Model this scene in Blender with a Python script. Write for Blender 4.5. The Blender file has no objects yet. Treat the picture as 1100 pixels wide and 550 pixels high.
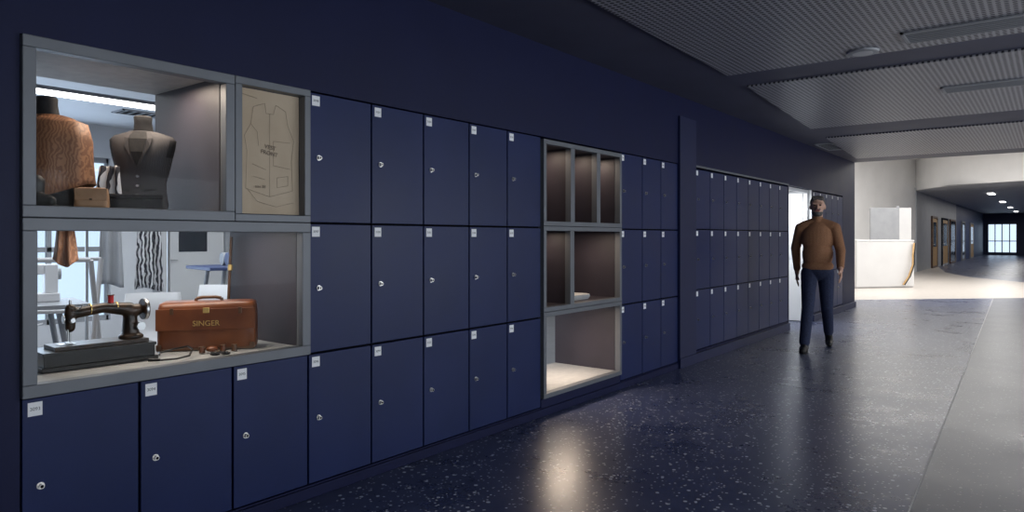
import bpy, bmesh, math, random
import numpy as np
from mathutils import Vector, Matrix, Euler
random.seed(4)
scene = bpy.context.scene
scene.view_settings.view_transform = 'Standard'
scene.view_settings.look = 'None'
rad = math.radians

# ------------------------------------------------------------ materials
def pmat(name, col, rough=0.5, metal=0.0, spec=0.5, emis=None, estr=0.0):
    m = bpy.data.materials.new(name); m.use_nodes = True
    b = m.node_tree.nodes['Principled BSDF']
    b.inputs['Base Color'].default_value = (*col, 1)
    b.inputs['Roughness'].default_value = rough
    b.inputs['Metallic'].default_value = metal
    b.inputs['Specular IOR Level'].default_value = spec
    if emis:
        b.inputs['Emission Color'].default_value = (*emis, 1)
        b.inputs['Emission Strength'].default_value = estr
    return m

def noise_mat(name, c1, c2, scale=5, rough=0.5, metal=0.0, bump=0.0, detail=4, spec=0.5, rvar=0.0, stretch=None):
    m = pmat(name, c1, rough, metal, spec)
    nt = m.node_tree; N = nt.nodes; L = nt.links
    b = N['Principled BSDF']
    tc = N.new('ShaderNodeTexCoord'); nz = N.new('ShaderNodeTexNoise')
    nz.inputs['Scale'].default_value = scale; nz.inputs['Detail'].default_value = detail
    if stretch:
        mp = N.new('ShaderNodeMapping'); mp.inputs['Scale'].default_value = stretch
        L.new(tc.outputs['Object'], mp.inputs['Vector']); L.new(mp.outputs[0], nz.inputs['Vector'])
    else:
        L.new(tc.outputs['Object'], nz.inputs['Vector'])
    r = N.new('ShaderNodeValToRGB')
    r.color_ramp.elements[0].position = 0.35; r.color_ramp.elements[1].position = 0.65
    r.color_ramp.elements[0].color = (*c1, 1); r.color_ramp.elements[1].color = (*c2, 1)
    L.new(nz.outputs['Fac'], r.inputs['Fac']); L.new(r.outputs['Color'], b.inputs['Base Color'])
    if rvar:
        mr = N.new('ShaderNodeMapRange')
        mr.inputs['To Min'].default_value = rough - rvar; mr.inputs['To Max'].default_value = rough + rvar
        L.new(nz.outputs['Fac'], mr.inputs['Value']); L.new(mr.outputs[0], b.inputs['Roughness'])
    if bump:
        bp = N.new('ShaderNodeBump'); bp.inputs['Strength'].default_value = bump; bp.inputs['Distance'].default_value = 0.01
        L.new(nz.outputs['Fac'], bp.inputs['Height']); L.new(bp.outputs[0], b.inputs['Normal'])
    return m

def terrazzo(name, c1, c2, speck, rough, thr=0.16):
    m = pmat(name, c1, rough)
    nt = m.node_tree; N = nt.nodes; L = nt.links
    b = N['Principled BSDF']
    tc = N.new('ShaderNodeTexCoord')
    nz = N.new('ShaderNodeTexNoise'); nz.inputs['Scale'].default_value = 1.5; nz.inputs['Detail'].default_value = 10
    nz.inputs['Roughness'].default_value = 0.75
    L.new(tc.outputs['Object'], nz.inputs['Vector'])
    r = N.new('ShaderNodeValToRGB')
    r.color_ramp.elements[0].position = 0.33; r.color_ramp.elements[1].position = 0.67
    r.color_ramp.elements[0].color = (*c1, 1); r.color_ramp.elements[1].color = (*c2, 1)
    L.new(nz.outputs['Fac'], r.inputs['Fac'])
    prev = r.outputs['Color']
    for sc, th, keep in ((20, thr*1.0, 0.58), (42, thr*1.15, 0.5)):
        v = N.new('ShaderNodeTexVoronoi'); v.inputs['Scale'].default_value = sc
        L.new(tc.outputs['Object'], v.inputs['Vector'])
        lt = N.new('ShaderNodeMath'); lt.operation = 'LESS_THAN'; lt.inputs[1].default_value = th
        L.new(v.outputs['Distance'], lt.inputs[0])
        sp = N.new('ShaderNodeSeparateColor'); L.new(v.outputs['Color'], sp.inputs[0])
        gt = N.new('ShaderNodeMath'); gt.operation = 'GREATER_THAN'; gt.inputs[1].default_value = keep
        L.new(sp.outputs[0], gt.inputs[0])
        mu = N.new('ShaderNodeMath'); mu.operation = 'MULTIPLY'
        L.new(lt.outputs[0], mu.inputs[0]); L.new(gt.outputs[0], mu.inputs[1])
        mx = N.new('ShaderNodeMix'); mx.data_type = 'RGBA'
        L.new(mu.outputs[0], mx.inputs['Factor']); L.new(prev, mx.inputs['A'])
        mx.inputs['B'].default_value = (*speck, 1)
        prev = mx.outputs['Result']
    L.new(prev, b.inputs['Base Color'])
    mr = N.new('ShaderNodeMapRange'); mr.inputs['To Min'].default_value = rough-0.12; mr.inputs['To Max'].default_value = rough+0.12
    L.new(nz.outputs['Fac'], mr.inputs['Value']); L.new(mr.outputs[0], b.inputs['Roughness'])
    bp = N.new('ShaderNodeBump'); bp.inputs['Strength'].default_value = 0.07; bp.inputs['Distance'].default_value = 0.02
    L.new(nz.outputs['Fac'], bp.inputs['Height']); L.new(bp.outputs[0], b.inputs['Normal'])
    return m

def perforated(name, base, hole, pitch=0.05, r=0.3):
    m = pmat(name, base, 0.45)
    nt = m.node_tree; N = nt.nodes; L = nt.links
    b = N['Principled BSDF']
    tc = N.new('ShaderNodeTexCoord')
    sc = N.new('ShaderNodeVectorMath'); sc.operation = 'MULTIPLY'; sc.inputs[1].default_value = (1/pitch, 1/pitch, 0)
    L.new(tc.outputs['Object'], sc.inputs[0])
    fr = N.new('ShaderNodeVectorMath'); fr.operation = 'FRACTION'; L.new(sc.outputs[0], fr.inputs[0])
    sb = N.new('ShaderNodeVectorMath'); sb.operation = 'SUBTRACT'; sb.inputs[1].default_value = (0.5, 0.5, 0)
    L.new(fr.outputs[0], sb.inputs[0])
    ln = N.new('ShaderNodeVectorMath'); ln.operation = 'LENGTH'; L.new(sb.outputs[0], ln.inputs[0])
    lt = N.new('ShaderNodeMath'); lt.operation = 'LESS_THAN'; lt.inputs[1].default_value = r
    L.new(ln.outputs['Value'], lt.inputs[0])
    mx = N.new('ShaderNodeMix'); mx.data_type = 'RGBA'
    L.new(lt.outputs[0], mx.inputs['Factor'])
    mx.inputs['A'].default_value = (*base, 1); mx.inputs['B'].default_value = (*hole, 1)
    L.new(mx.outputs['Result'], b.inputs['Base Color'])
    return m

def wave_mat(name, c1, c2, scale, dist, rough=0.8):
    m = pmat(name, c1, rough)
    nt = m.node_tree; N = nt.nodes; L = nt.links
    tc = N.new('ShaderNodeTexCoord'); w = N.new('ShaderNodeTexWave')
    w.inputs['Scale'].default_value = scale; w.inputs['Distortion'].default_value = dist
    w.inputs['Detail'].default_value = 2
    r = N.new('ShaderNodeValToRGB'); r.color_ramp.interpolation = 'CONSTANT'
    r.color_ramp.elements[1].position = 0.5
    r.color_ramp.elements[0].color = (*c1, 1); r.color_ramp.elements[1].color = (*c2, 1)
    L.new(tc.outputs['Object'], w.inputs['Vector']); L.new(w.outputs['Fac'], r.inputs['Fac'])
    L.new(r.outputs['Color'], N['Principled BSDF'].inputs['Base Color'])
    return m

def glass_mat(name, ior):
    m = bpy.data.materials.new(name); m.use_nodes = True
    nt = m.node_tree; N = nt.nodes; L = nt.links
    N.remove(N['Principled BSDF'])
    out = [n for n in N if n.type == 'OUTPUT_MATERIAL'][0]
    t = N.new('ShaderNodeBsdfTransparent'); t.inputs[0].default_value = (0.97, 0.98, 0.98, 1)
    g = N.new('ShaderNodeBsdfGlossy'); g.inputs['Roughness'].default_value = 0.02
    f = N.new('ShaderNodeFresnel'); f.inputs['IOR'].default_value = ior
    mx = N.new('ShaderNodeMixShader')
    L.new(f.outputs[0], mx.inputs[0]); L.new(t.outputs[0], mx.inputs[1]); L.new(g.outputs[0], mx.inputs[2])
    L.new(mx.outputs[0], out.inputs['Surface'])
    return m

M = {}
M['wall'] = noise_mat('navy_wall_dimmed', (0.0072, 0.0100, 0.043), (0.0084, 0.0116, 0.049), 3, 0.5, spec=0.2, rvar=0.04)  # navy darkened to put the light falloff above the lockers into the colour
M['pil'] = noise_mat('slate_wall_paint', (0.014, 0.019, 0.062), (0.016, 0.021, 0.068), 3, 0.5, spec=0.3)
M['locker'] = noise_mat('navy_locker_laminate', (0.0092, 0.0180, 0.076), (0.0115, 0.0215, 0.089), 2.2, 0.40, spec=0.25, rvar=0.05)
M['gap'] = pmat('locker_gap_black', (0.002, 0.002, 0.004), 0.9, spec=0.1)
M['label'] = pmat('label_white', (0.9, 0.9, 0.9), 0.5)
M['ink'] = pmat('label_ink', (0.02, 0.02, 0.02), 0.6)
M['chrome'] = pmat('lock_steel', (0.8, 0.77, 0.72), 0.3, 1.0)
M['frame'] = noise_mat('grey_metal_frame', (0.145, 0.155, 0.17), (0.16, 0.17, 0.185), 6, 0.45, 0.2)
M['case_in'] = noise_mat('case_side_violet', (0.036, 0.030, 0.040), (0.045, 0.037, 0.048), 4, 0.5)
M['shelf'] = noise_mat('case_shelf', (0.36, 0.36, 0.36), (0.42, 0.42, 0.41), 20, 0.6)
M['glass'] = glass_mat('clear_glass', 1.35)
M['arglass'] = glass_mat('antireflective_glass', 1.09)
M['floor'] = terrazzo('blue_terrazzo', (0.027, 0.038, 0.092), (0.072, 0.088, 0.168), (0.55, 0.58, 0.66), 0.29, 0.2)
M['floorg'] = terrazzo('grey_terrazzo', (0.050, 0.056, 0.085), (0.085, 0.092, 0.125), (0.3, 0.3, 0.35), 0.31)
M['floorw'] = noise_mat('cream_terrazzo', (0.48, 0.44, 0.40), (0.55, 0.51, 0.47), 9, 0.35)
M['ceil'] = noise_mat('ceiling_paint', (0.060, 0.063, 0.10), (0.073, 0.076, 0.12), 2, 0.6)
M['perf'] = perforated('perforated_metal', (0.36, 0.36, 0.39), (0.012, 0.012, 0.022), 0.04, 0.34)
M['white'] = noise_mat('white_paint', (0.74, 0.74, 0.74), (0.78, 0.78, 0.78), 2, 0.55)
M['offwhite'] = noise_mat('offwhite_paint', (0.55, 0.55, 0.56), (0.6, 0.6, 0.6), 2, 0.55)
M['room'] = noise_mat('room_paint', (0.60, 0.61, 0.64), (0.65, 0.66, 0.68), 2, 0.6)
M['greyp'] = noise_mat('grey_panel', (0.28, 0.29, 0.31), (0.32, 0.33, 0.35), 4, 0.5)
M['black'] = pmat('black_gloss', (0.012, 0.010, 0.009), 0.28)
M['japan'] = noise_mat('aged_japanned_iron', (0.012, 0.009, 0.007), (0.06, 0.032, 0.018), 26, 0.33, 0.2)
M['blackm'] = noise_mat('black_cloth', (0.008, 0.008, 0.010), (0.016, 0.016, 0.018), 60, 0.85)
M['steel'] = pmat('brushed_steel', (0.6, 0.6, 0.6), 0.3, 1.0)
M['gold'] = pmat('gold_leaf', (0.8, 0.55, 0.2), 0.35, 0.8)
M['red'] = pmat('red_thread', (0.6, 0.02, 0.02), 0.6)
M['leather'] = noise_mat('tan_leather', (0.13, 0.036, 0.014), (0.20, 0.062, 0.022), 9, 0.36, bump=0.12)
M['tan'] = noise_mat('light_leather', (0.30, 0.17, 0.09), (0.40, 0.24, 0.14), 12, 0.55)
M['wood'] = noise_mat('dark_wood', (0.06, 0.028, 0.014), (0.14, 0.065, 0.03), 8, 0.4, stretch=(1, 8, 1))
M['tweed'] = wave_mat('grey_tweed', (0.034, 0.032, 0.036), (0.062, 0.058, 0.062), 60, 6)
M['cape'] = wave_mat('tooled_brown_cloth', (0.30, 0.145, 0.075), (0.19, 0.085, 0.045), 24, 12, 0.6)
M['zebra'] = wave_mat('zigzag_cloth', (0.02, 0.02, 0.03), (0.6, 0.6, 0.62), 9, 7)
M['paper'] = noise_mat('kraft_paper', (0.50, 0.39, 0.27), (0.58, 0.47, 0.34), 3, 0.8, bump=0.1)
M['pencil'] = pmat('pencil_line', (0.17, 0.13, 0.10), 0.8)
M['lamp'] = pmat('luminaire_diffuser', (1, 1, 1), 0.5, emis=(1, 0.98, 0.95), estr=6)
M['skin'] = noise_mat('skin', (0.58, 0.33, 0.235), (0.66, 0.40, 0.29), 20, 0.5)
M['hair'] = noise_mat('hair_greying', (0.06, 0.05, 0.045), (0.17, 0.155, 0.14), 90, 0.7)
M['sweater'] = noise_mat('brown_knit', (0.28, 0.130, 0.062), (0.38, 0.185, 0.095), 110, 0.9, bump=0.4)
M['jeans'] = noise_mat('dark_denim', (0.014, 0.020, 0.052), (0.026, 0.036, 0.085), 60, 0.85)
M['shoe'] = pmat('shoe_black', (0.006, 0.006, 0.006), 0.5)
M['eye'] = pmat('eye_dark', (0.02, 0.015, 0.01), 0.2)
M['lip'] = pmat('lip', (0.35, 0.12, 0.1), 0.5)
M['blueish'] = noise_mat('corridor_blue', (0.03, 0.05, 0.14), (0.04, 0.06, 0.16), 3, 0.5)
M['amber'] = noise_mat('amber_wood', (0.45, 0.28, 0.12), (0.55, 0.35, 0.16), 4, 0.5, stretch=(8, 8, 1))
M['dark'] = pmat('dark_glazing', (0.02, 0.025, 0.035), 0.15)
M['chair'] = noise_mat('white_plastic', (0.7, 0.7, 0.72), (0.74, 0.74, 0.76), 4, 0.4)
M['corr'] = noise_mat('corridor_grey_paint', (0.40, 0.41, 0.43), (0.44, 0.45, 0.47), 2, 0.55)

# ------------------------------------------------------------ mesh helper
class MB:
    def __init__(s): s.v = []; s.f = []; s.m = []; s.mats = []; s.sm = []
    def mi(s, k):
        if k not in s.mats: s.mats.append(k)
        return s.mats.index(k)
    def add(s, vs, fs, k, smooth=False, mtx=None):
        o = len(s.v)
        for p in vs:
            p = Vector(p)
            if mtx: p = mtx @ p
            s.v.append(p)
        i = s.mi(k)
        for f in fs:
            s.f.append([o+a for a in f]); s.m.append(i); s.sm.append(smooth)
    def box(s, x0, x1, y0, y1, z0, z1, k, mtx=None):
        vs = [(x0,y0,z0),(x1,y0,z0),(x1,y1,z0),(x0,y1,z0),(x0,y0,z1),(x1,y0,z1),(x1,y1,z1),(x0,y1,z1)]
        s.add(vs, [(0,3,2,1),(4,5,6,7),(0,1,5,4),(1,2,6,5),(2,3,7,6),(3,0,4,7)], k, mtx=mtx)
    def cyl(s, a, b, ra, rb, k, seg=20, caps=True, mtx=None):
        a = Vector(a); b = Vector(b); d = (b-a).normalized()
        u = d.orthogonal().normalized(); w = d.cross(u)
        vs = []
        for c, r in ((a, ra), (b, rb)):
            for i in range(seg):
                t = 2*math.pi*i/seg
                vs.append(c + u*math.cos(t)*r + w*math.sin(t)*r)
        s.add(vs, [(i, (i+1) % seg, seg+(i+1) % seg, seg+i) for i in range(seg)], k, True, mtx)
        if caps:
            s.add(vs, [tuple(range(seg))[::-1], tuple(range(seg, 2*seg))], k, False, mtx)
    def tube(s, pts, r, k, seg=8, mtx=None):
        for i in range(len(pts)-1):
            rr = r if not isinstance(r, (list, tuple)) else r[i]
            r2 = r if not isinstance(r, (list, tuple)) else r[i+1]
            s.cyl(pts[i], pts[i+1], rr, r2, k, seg, True, mtx)
    def loft(s, rings, k, seg=32, mtx=None, kf=None, p=2.0):
        vs = []
        for (z, rx, ry, cx, cy) in rings:
            for i in range(seg):
                t = 2*math.pi*i/seg
                c, q = math.cos(t), math.sin(t)
                vs.append((cx+rx*math.copysign(abs(c)**(2/p), c), cy+ry*math.copysign(abs(q)**(2/p), q), z))
        for j in range(len(rings)-1):
            for i in range(seg):
                f = (j*seg+i, j*seg+(i+1) % seg, (j+1)*seg+(i+1) % seg, (j+1)*seg+i)
                cc = sum((Vector(vs[a]) for a in f), Vector())/4
                kk = kf(cc) if kf else k
                s.add([vs[a] for a in f], [(0,1,2,3)], kk, True, mtx)
        s.add(vs[:seg], [tuple(range(seg))[::-1]], kf(Vector(vs[0])) if kf else k, False, mtx)
        s.add(vs[-seg:], [tuple(range(seg))], kf(Vector(vs[-1])) if kf else k, False, mtx)
    def build(s, name, parent=None, bevel=0, weld=False, loc=None):
        me = bpy.data.meshes.new(name); me.from_pydata([tuple(p) for p in s.v], [], s.f)
        for k in s.mats: me.materials.append(M[k])
        for i, p in enumerate(me.polygons):
            p.material_index = s.m[i]; p.use_smooth = s.sm[i]
        if weld:
            bm = bmesh.new(); bm.from_mesh(me); bmesh.ops.remove_doubles(bm, verts=bm.verts, dist=1e-5)
            bm.to_mesh(me); bm.free()
        me.update()
        o = bpy.data.objects.new(name, me); scene.collection.objects.link(o)
        if bevel:
            b = o.modifiers.new('bevel', 'BEVEL'); b.width = bevel; b.segments = 2; b.limit_method = 'ANGLE'
        if parent: o.parent = parent
        if loc: o.location = loc
        return o

def empty(name, loc=(0,0,0), rz=0, parent=None):
    e = bpy.data.objects.new(name, None); scene.collection.objects.link(e)
    e.location = loc; e.rotation_euler = (0, 0, rz); e.empty_display_size = 0.1
    if parent: e.parent = parent
    return e

def text(name, body, size, loc, rot, mat, parent=None, extrude=0.0004):
    c = bpy.data.curves.new(name, 'FONT'); c.body = body; c.size = size; c.extrude = extrude
    c.align_x = 'CENTER'; c.align_y = 'CENTER'
    c.materials.append(M[mat])
    o = bpy.data.objects.new(name, c); scene.collection.objects.link(o)
    o.location = loc; o.rotation_euler = rot
    if parent: o.parent = parent
    return o

def blob(name, prims, voxel, smooth=2, post=None, parent=None):
    bm = bmesh.new()
    for p in prims:
        if p[0] == 'c':
            _, a, b, ra, rb, k = p
            a = Vector(a); b = Vector(b)
            bmesh.ops.create_uvsphere(bm, u_segments=16, v_segments=10, radius=ra, matrix=Matrix.Translation(a))
            bmesh.ops.create_uvsphere(bm, u_segments=16, v_segments=10, radius=rb, matrix=Matrix.Translation(b))
            d = b-a
            q = d.to_track_quat('Z', 'Y').to_matrix().to_4x4()
            bmesh.ops.create_cone(bm, cap_ends=True, segments=16, radius1=ra, radius2=rb, depth=d.length, matrix=Matrix.Translation((a+b)/2) @ q)
        else:
            _, c, r, k = p
            bmesh.ops.create_uvsphere(bm, u_segments=28, v_segments=18, radius=1, matrix=Matrix.Translation(Vector(c)) @ Matrix.Diagonal((*r, 1)))
    me = bpy.data.meshes.new(name+'_src'); bm.to_mesh(me); bm.free()
    o = bpy.data.objects.new(name+'_src', me); scene.collection.objects.link(o)
    r = o.modifiers.new('r', 'REMESH'); r.mode = 'VOXEL'; r.voxel_size = voxel
    if smooth:
        sm = o.modifiers.new('s', 'SMOOTH'); sm.iterations = smooth; sm.factor = 0.5
    dg = bpy.context.evaluated_depsgraph_get()
    nm = bpy.data.meshes.new_from_object(o.evaluated_get(dg)); nm.name = name
    bpy.data.objects.remove(o)
    nf = len(nm.polygons)
    C = np.zeros(nf*3); nm.polygons.foreach_get('center', C); C = C.reshape(-1, 3)
    best = np.full(nf, 1e9); lab = np.zeros(nf, dtype=int)
    keys = []
    for p in prims:
        k = p[-1]
        if k not in keys: keys.append(k)
        if p[0] == 'c':
            a = np.array(p[1]); b = np.array(p[2]); d = b-a
            t = np.clip(((C-a) @ d)/(d @ d), 0, 1)
            dist = np.linalg.norm(C-(a+t[:, None]*d), axis=1)-(p[3]+(p[4]-p[3])*t)
        else:
            rr = np.array(p[2]); q = (C-np.array(p[1]))/rr
            l = np.linalg.norm(q, axis=1)
            dist = (l-1)*l/np.maximum(np.linalg.norm(q/rr, axis=1), 1e-6)
        mk = dist < best
        best[mk] = dist[mk]; lab[mk] = keys.index(k)
    if post: post(C, lab, keys)
    nm.materials.clear()
    for k in keys: nm.materials.append(M[k])
    nm.polygons.foreach_set('material_index', lab.astype(np.int32))
    nm.polygons.foreach_set('use_smooth', np.ones(nf, dtype=bool))
    nm.update()
    ob = bpy.data.objects.new(name, nm); scene.collection.objects.link(ob)
    if parent: ob.parent = parent
    return ob

# ------------------------------------------------------------ camera
TH = rad(38.06)
cam = bpy.data.cameras.new('camera'); co = bpy.data.objects.new('camera', cam); scene.collection.objects.link(co)
co.location = (2.911, 0, 1.298); co.rotation_euler = (rad(90), 0, TH)
cam.sensor_width = 36; cam.lens = 36*740.8/1100; cam.shift_y = -20/1100
cam.clip_start = 0.05; cam.clip_end = 300
scene.camera = co

# ------------------------------------------------------------ room shell
CH = 2.70
w = MB()
B = w.box
B(-.65, 0, -4, .858, 0, CH+.05, 'wall')
B(-.65, 0, .858, 14.13, 2.03, CH+.05, 'wall')
B(-.65, -.004, .858, 6.375, 0, .062, 'wall')
B(-.65, 0, 4.06, 5.214, .062, .122, 'wall')
B(-.65, 0, 6.376, 6.79, 0, 2.03, 'wall')
B(-.65, 0, 6.79, 9.975, 0, .118, 'wall')
B(-.65, 0, 9.975, 10.03, 0, 2.03, 'wall')
B(-.65, 0, 11.20, 11.26, 0, 2.03, 'wall')
B(-.65, 0, 11.26, 13.19, 0, .118, 'wall')
B(-.65, 0, 13.19, 14.13, 0, 2.03, 'wall')
w.build('wall_left')
bb = MB(); bb.box(0.001, .012, -4, 6.36, .001, .055, 'wall'); bb.build('baseboard_left', bevel=.002)
bb = MB(); bb.box(0.001, .03, 6.38, 9.99, .001, .10, 'pil'); bb.box(0.001, .03, 11.22, 14.12, .001, .10, 'pil')
bb.build('baseboard_left.001', bevel=.002)
bb = MB(); bb.box(0.001, .014, 6.78, 9.99, 2.025, 2.045, 'frame'); bb.build('trim_1')
bb = MB(); bb.box(0.001, .022, 6.385, 6.775, .101, 2.50, 'pil'); bb.build('trim_4', bevel=.002)

def jx(y): return 2.374-.0319*(y-3.72)
f = MB()
f.add([(-.65,-4,0),(jx(-4),-4,0),(jx(17.9),17.9,0),(-.3,15.7,0),(-1.8,14.2,0),(-.65,14.2,0)], [(0,1,2,3,5)], 'floor')
f.build('floor')
f = MB()
f.add([(jx(-4)+.008,-4,0),(8,-4,0),(8,24,0),(2.44,18.4,0),(jx(17.9)+.008,17.9,0)], [(0,1,2,3,4)], 'floorg')
f.build('floor.001')
f = MB()
f.add([(-9,14.2,0),(-.65,14.2,0),(-.3,15.7,0),(jx(17.9),17.9,0),(2.44,18.4,0),(8,24,0),(8,24.5,0),(2.3,24.8,0),(.8,27,0),(-.2,30,0),(-.8,34,0),(-1.1,36,0),(-9,36,0)],
      [tuple(range(13))], 'floorw')
f.build('floor.002')
f = MB()
f.add([(8,24.5,0),(2.3,24.8,0),(.8,27,0),(-.2,30,0),(-.8,34,0),(-1.1,36,0),(-1.1,64,0),(8,64,0)], [tuple(range(8))[::-1]], 'floor')
f.build('floor.003')
f = MB(); f.box(-9, 8, -4, 64, -.2, -.02, 'greyp'); f.build('floor_slab')
t = MB(); t.add([(jx(-4),-4,.0012),(jx(-4)+.008,-4,.0012),(jx(17.9)+.008,17.9,.0012),(jx(17.9),17.9,.0012)], [(0,1,2,3)], 'offwhite'); t.build('trim_2')
f = MB(); f.box(-7, -.65, -1, 14.1, -.02, 0, 'greyp'); f.build('floor_sewing_room')

c = MB(); c.box(0, 7, -4, 14.13, CH, CH+.05, 'ceil'); c.build('ceiling')
def panel(name, x0a, x0b, y0, y1):
    p = MB(); z0, z1 = CH-.016, CH-.001
    vs = [(x0a,y0,z0),(6.6,y0,z0),(6.6,y1,z0),(x0b,y1,z0),(x0a,y0,z1),(6.6,y0,z1),(6.6,y1,z1),(x0b,y1,z1)]
    p.add(vs, [(0,3,2,1),(4,5,6,7),(0,1,5,4),(1,2,6,5),(2,3,7,6),(3,0,4,7)], 'perf')
    return p.build(name)
panel('ceiling_panel', .95, .72, -3.5, 5.8)
panel('ceiling_panel.001', .70, .48, 6.35, 9.3)
panel('ceiling_panel.002', .42, .2, 10.3, 13.3)

def vent(x, y, lx, ly, name='ceiling_vent', z=CH-.017, n=6):
    v = MB(); t = .02
    v.box(x-lx/2, x+lx/2, y-ly/2, y-ly/2+t, z-.012, z, 'greyp'); v.box(x-lx/2, x+lx/2, y+ly/2-t, y+ly/2, z-.012, z, 'greyp')
    v.box(x-lx/2, x-lx/2+t, y-ly/2, y+ly/2, z-.012, z, 'greyp'); v.box(x+lx/2-t, x+lx/2, y-ly/2, y+ly/2, z-.012, z, 'greyp')
    v.box(x-lx/2+t, x+lx/2-t, y-ly/2+t, y+ly/2-t, z-.002, z, 'gap')
    for i in range(n):
        yy = y-ly/2+t+(ly-2*t)*(i+.5)/n
        v.box(x-lx/2+t, x+lx/2-t, yy-.006, yy+.006, z-.010, z-.002, 'greyp')
    v.build(name)
vent(2.55, 5.45, .9, .3); vent(2.55, 7.6, .9, .3); vent(.22, 11.4, .25, .9, z=CH-.001)
s = MB(); z = CH-.016
s.loft([(z-.016,.08,.08,0,0),(z-.014,.105,.105,0,0),(z,.112,.112,0,0)], 'greyp', 40)
s.loft([(z-.018,.07,.07,0,0),(z-.0165,.07,.07,0,0)], 'offwhite', 32)
s.build('ceiling_speaker', loc=(1.75, 5.62, 0)) if False else s.build('ceiling_speaker', loc=(1.80, 5.66, 0))

# right wall with windows, rear wall
w = MB()
w.box(7, 7.2, -4, 14.13, 0, .5, 'wall'); w.box(7, 7.2, -4, 14.13, 2.2, CH+.05, 'wall')
for a, b in ((-4,-3),(0,.5),(3.5,4),(7,7.5),(10.5,14.13)): w.box(7, 7.2, a, b, .5, 2.2, 'wall')
w.build('wall_right')
for i, (a, b) in enumerate(((-3,0),(.5,3.5),(4,7),(7.5,10.5))):
    g = MB(); t = .05
    g.box(7.05,7.12,a,a+t,.5,2.2,'frame'); g.box(7.05,7.12,b-t,b,.5,2.2,'frame'); g.box(7.05,7.12,a+t,b-t,.5,.5+t,'frame'); g.box(7.05,7.12,a+t,b-t,2.2-t,2.2,'frame')
    g.box(7.05,7.12,(a+b)/2-t/2,(a+b)/2+t/2,.5+t,2.2-t,'frame'); g.box(7.08,7.09,a+t,b-t,.5+t,2.2-t,'glass')
    g.build('window_%d' % (i+1))
w = MB(); w.box(-.65, 7.2, -4.2, -4, 0, CH+.05, 'wall'); w.build('wall_rear')

# ------------------------------------------------------------ lockers
ROW = [.065, .717, 1.3694, 2.0265]
EA = [.86, 1.2703, 1.6736, 2.0743, 2.4792, 2.8739, 3.2772, 3.6666, 4.0565]
EB = [5.2172, 5.626, 6.0024, 6.3732]
def bank(name, cells, carc, num0, texts=True):
    e = empty(name)
    d = MB(); l = MB(); k = MB(); n = num0
    for (y0, y1, z0, z1) in cells:
        g = .0055
        d.box(-.020, 0, y0+g, y1-g, z0+g, z1-g, 'locker')
        ly = y0+.022; lz = z1-.018
        l.box(0, .0015, ly, ly+.046, lz-.05, lz, 'label')
        kz = (z0+z1)/2; ky = y0+.062
        k.cyl((0, ky, kz), (.004, ky, kz), .013, .013, 'chrome', 24)
        k.cyl((.004, ky, kz), (.018, ky, kz), .0095, .0085, 'chrome', 20)
        k.cyl((.018, ky, kz), (.0185, ky, kz), .006, .006, 'gap', 12)
        if texts:
            text('number', str(n), .017, (.0017, ly+.023, lz-.025), (rad(90), 0, rad(90)), 'ink', e, .0001)
        n += 1
    d.build('doors', e, bevel=.0015); l.build('labels', e); k.build('locks', e)
    b = MB()
    for (y0, y1, z0, z1) in carc: b.box(-.62, -.022, y0+.001, y1-.001, z0, z1, 'gap')
    b.build('carcass', e)
    return e
cells = []
for i in range(3): cells.append((EA[i], EA[i+1], ROW[0], ROW[1]))
for i in range(3, 8):
    for j in range(3): cells.append((EA[i], EA[i+1], ROW[j], ROW[j+1]))
bank('locker_bank', cells, [(EA[0], EA[3], ROW[0], .700), (EA[3], EA[8], ROW[0], ROW[3])], 3093)
bank('locker_bank.001', [(EB[i], EB[i+1], ROW[j], ROW[j+1]) for i in range(3) for j in range(3)], [(EB[0], EB[3], ROW[0], ROW[3])], 3120)
R2 = [.122, .752, 1.382, 2.012]
st = (9.97-6.80)/8
bank('locker_bank.002', [(6.80+i*st, 6.80+(i+1)*st, R2[j], R2[j+1]) for i in range(8) for j in range(3)], [(6.80, 9.97, R2[0], R2[3])], 3140, False)
st = (13.18-11.27)/5
bank('locker_bank.003', [(11.27+i*st, 11.27+(i+1)*st, R2[j], R2[j+1]) for i in range(5) for j in range(3)], [(11.27, 13.18, R2[0], R2[3])], 3170, False)

# ------------------------------------------------------------ display case (left)
def ring(mb, y0, y1, z0, z1, wd, x0, x1, k):
    mb.box(x0, x1, y0, y1, z0, z0+wd, k); mb.box(x0, x1, y0, y1, z1-wd, z1, k)
    mb.box(x0, x1, y0, y0+wd, z0+wd, z1-wd, k); mb.box(x0, x1, y1-wd, y1, z0+wd, z1-wd, k)
dc = empty('display_case')
fr = MB(); W = .043; X0, X1 = -.03, .022
yA, yB, yC = .86, 1.6736, 2.0743
ring(fr, yA, yB-.001, 1.371, 2.027, W, X0, X1, 'frame')
ring(fr, yB+.001, yC, 1.371, 2.027, .034, X0, X1, 'frame')
ring(fr, yA, yC, .718, 1.369, W+.004, X0, X1, 'frame')
fr.build('frame', dc, bevel=.003)
ins = MB()
for (a, b, z0, z1) in ((yA, yB, 1.371, 2.027), (yA, yC, .718, 1.369)):
    ins.box(-.645, X0-.001, b-W-.004, b-.012, z0+.02, z1-.012, 'case_in')
    ins.box(-.645, X0-.001, a+.012, a+W+.002, z0+.02, z1-.012, 'case_in')
    ins.box(-.645, X0-.001, a+.012, b-.012, z0+.002, z0+W, 'shelf')
    ins.box(-.645, X0-.001, a+.012, b-.012, z1-.012, z1-.002, 'shelf')
ins.box(-.645, X0-.001, yB+.01, yC-.005, 1.375, 2.02, 'case_in')
ins.build('lining', dc)
gl = MB()
gl.box(-.012, -.008, yA+W, yB-W, 1.371+W, 2.027-W, 'arglass')
gl.box(-.012, -.008, yA+W, yC-W, .718+W, 1.369-W, 'arglass')
gl.build('glass_panes', dc)

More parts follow.
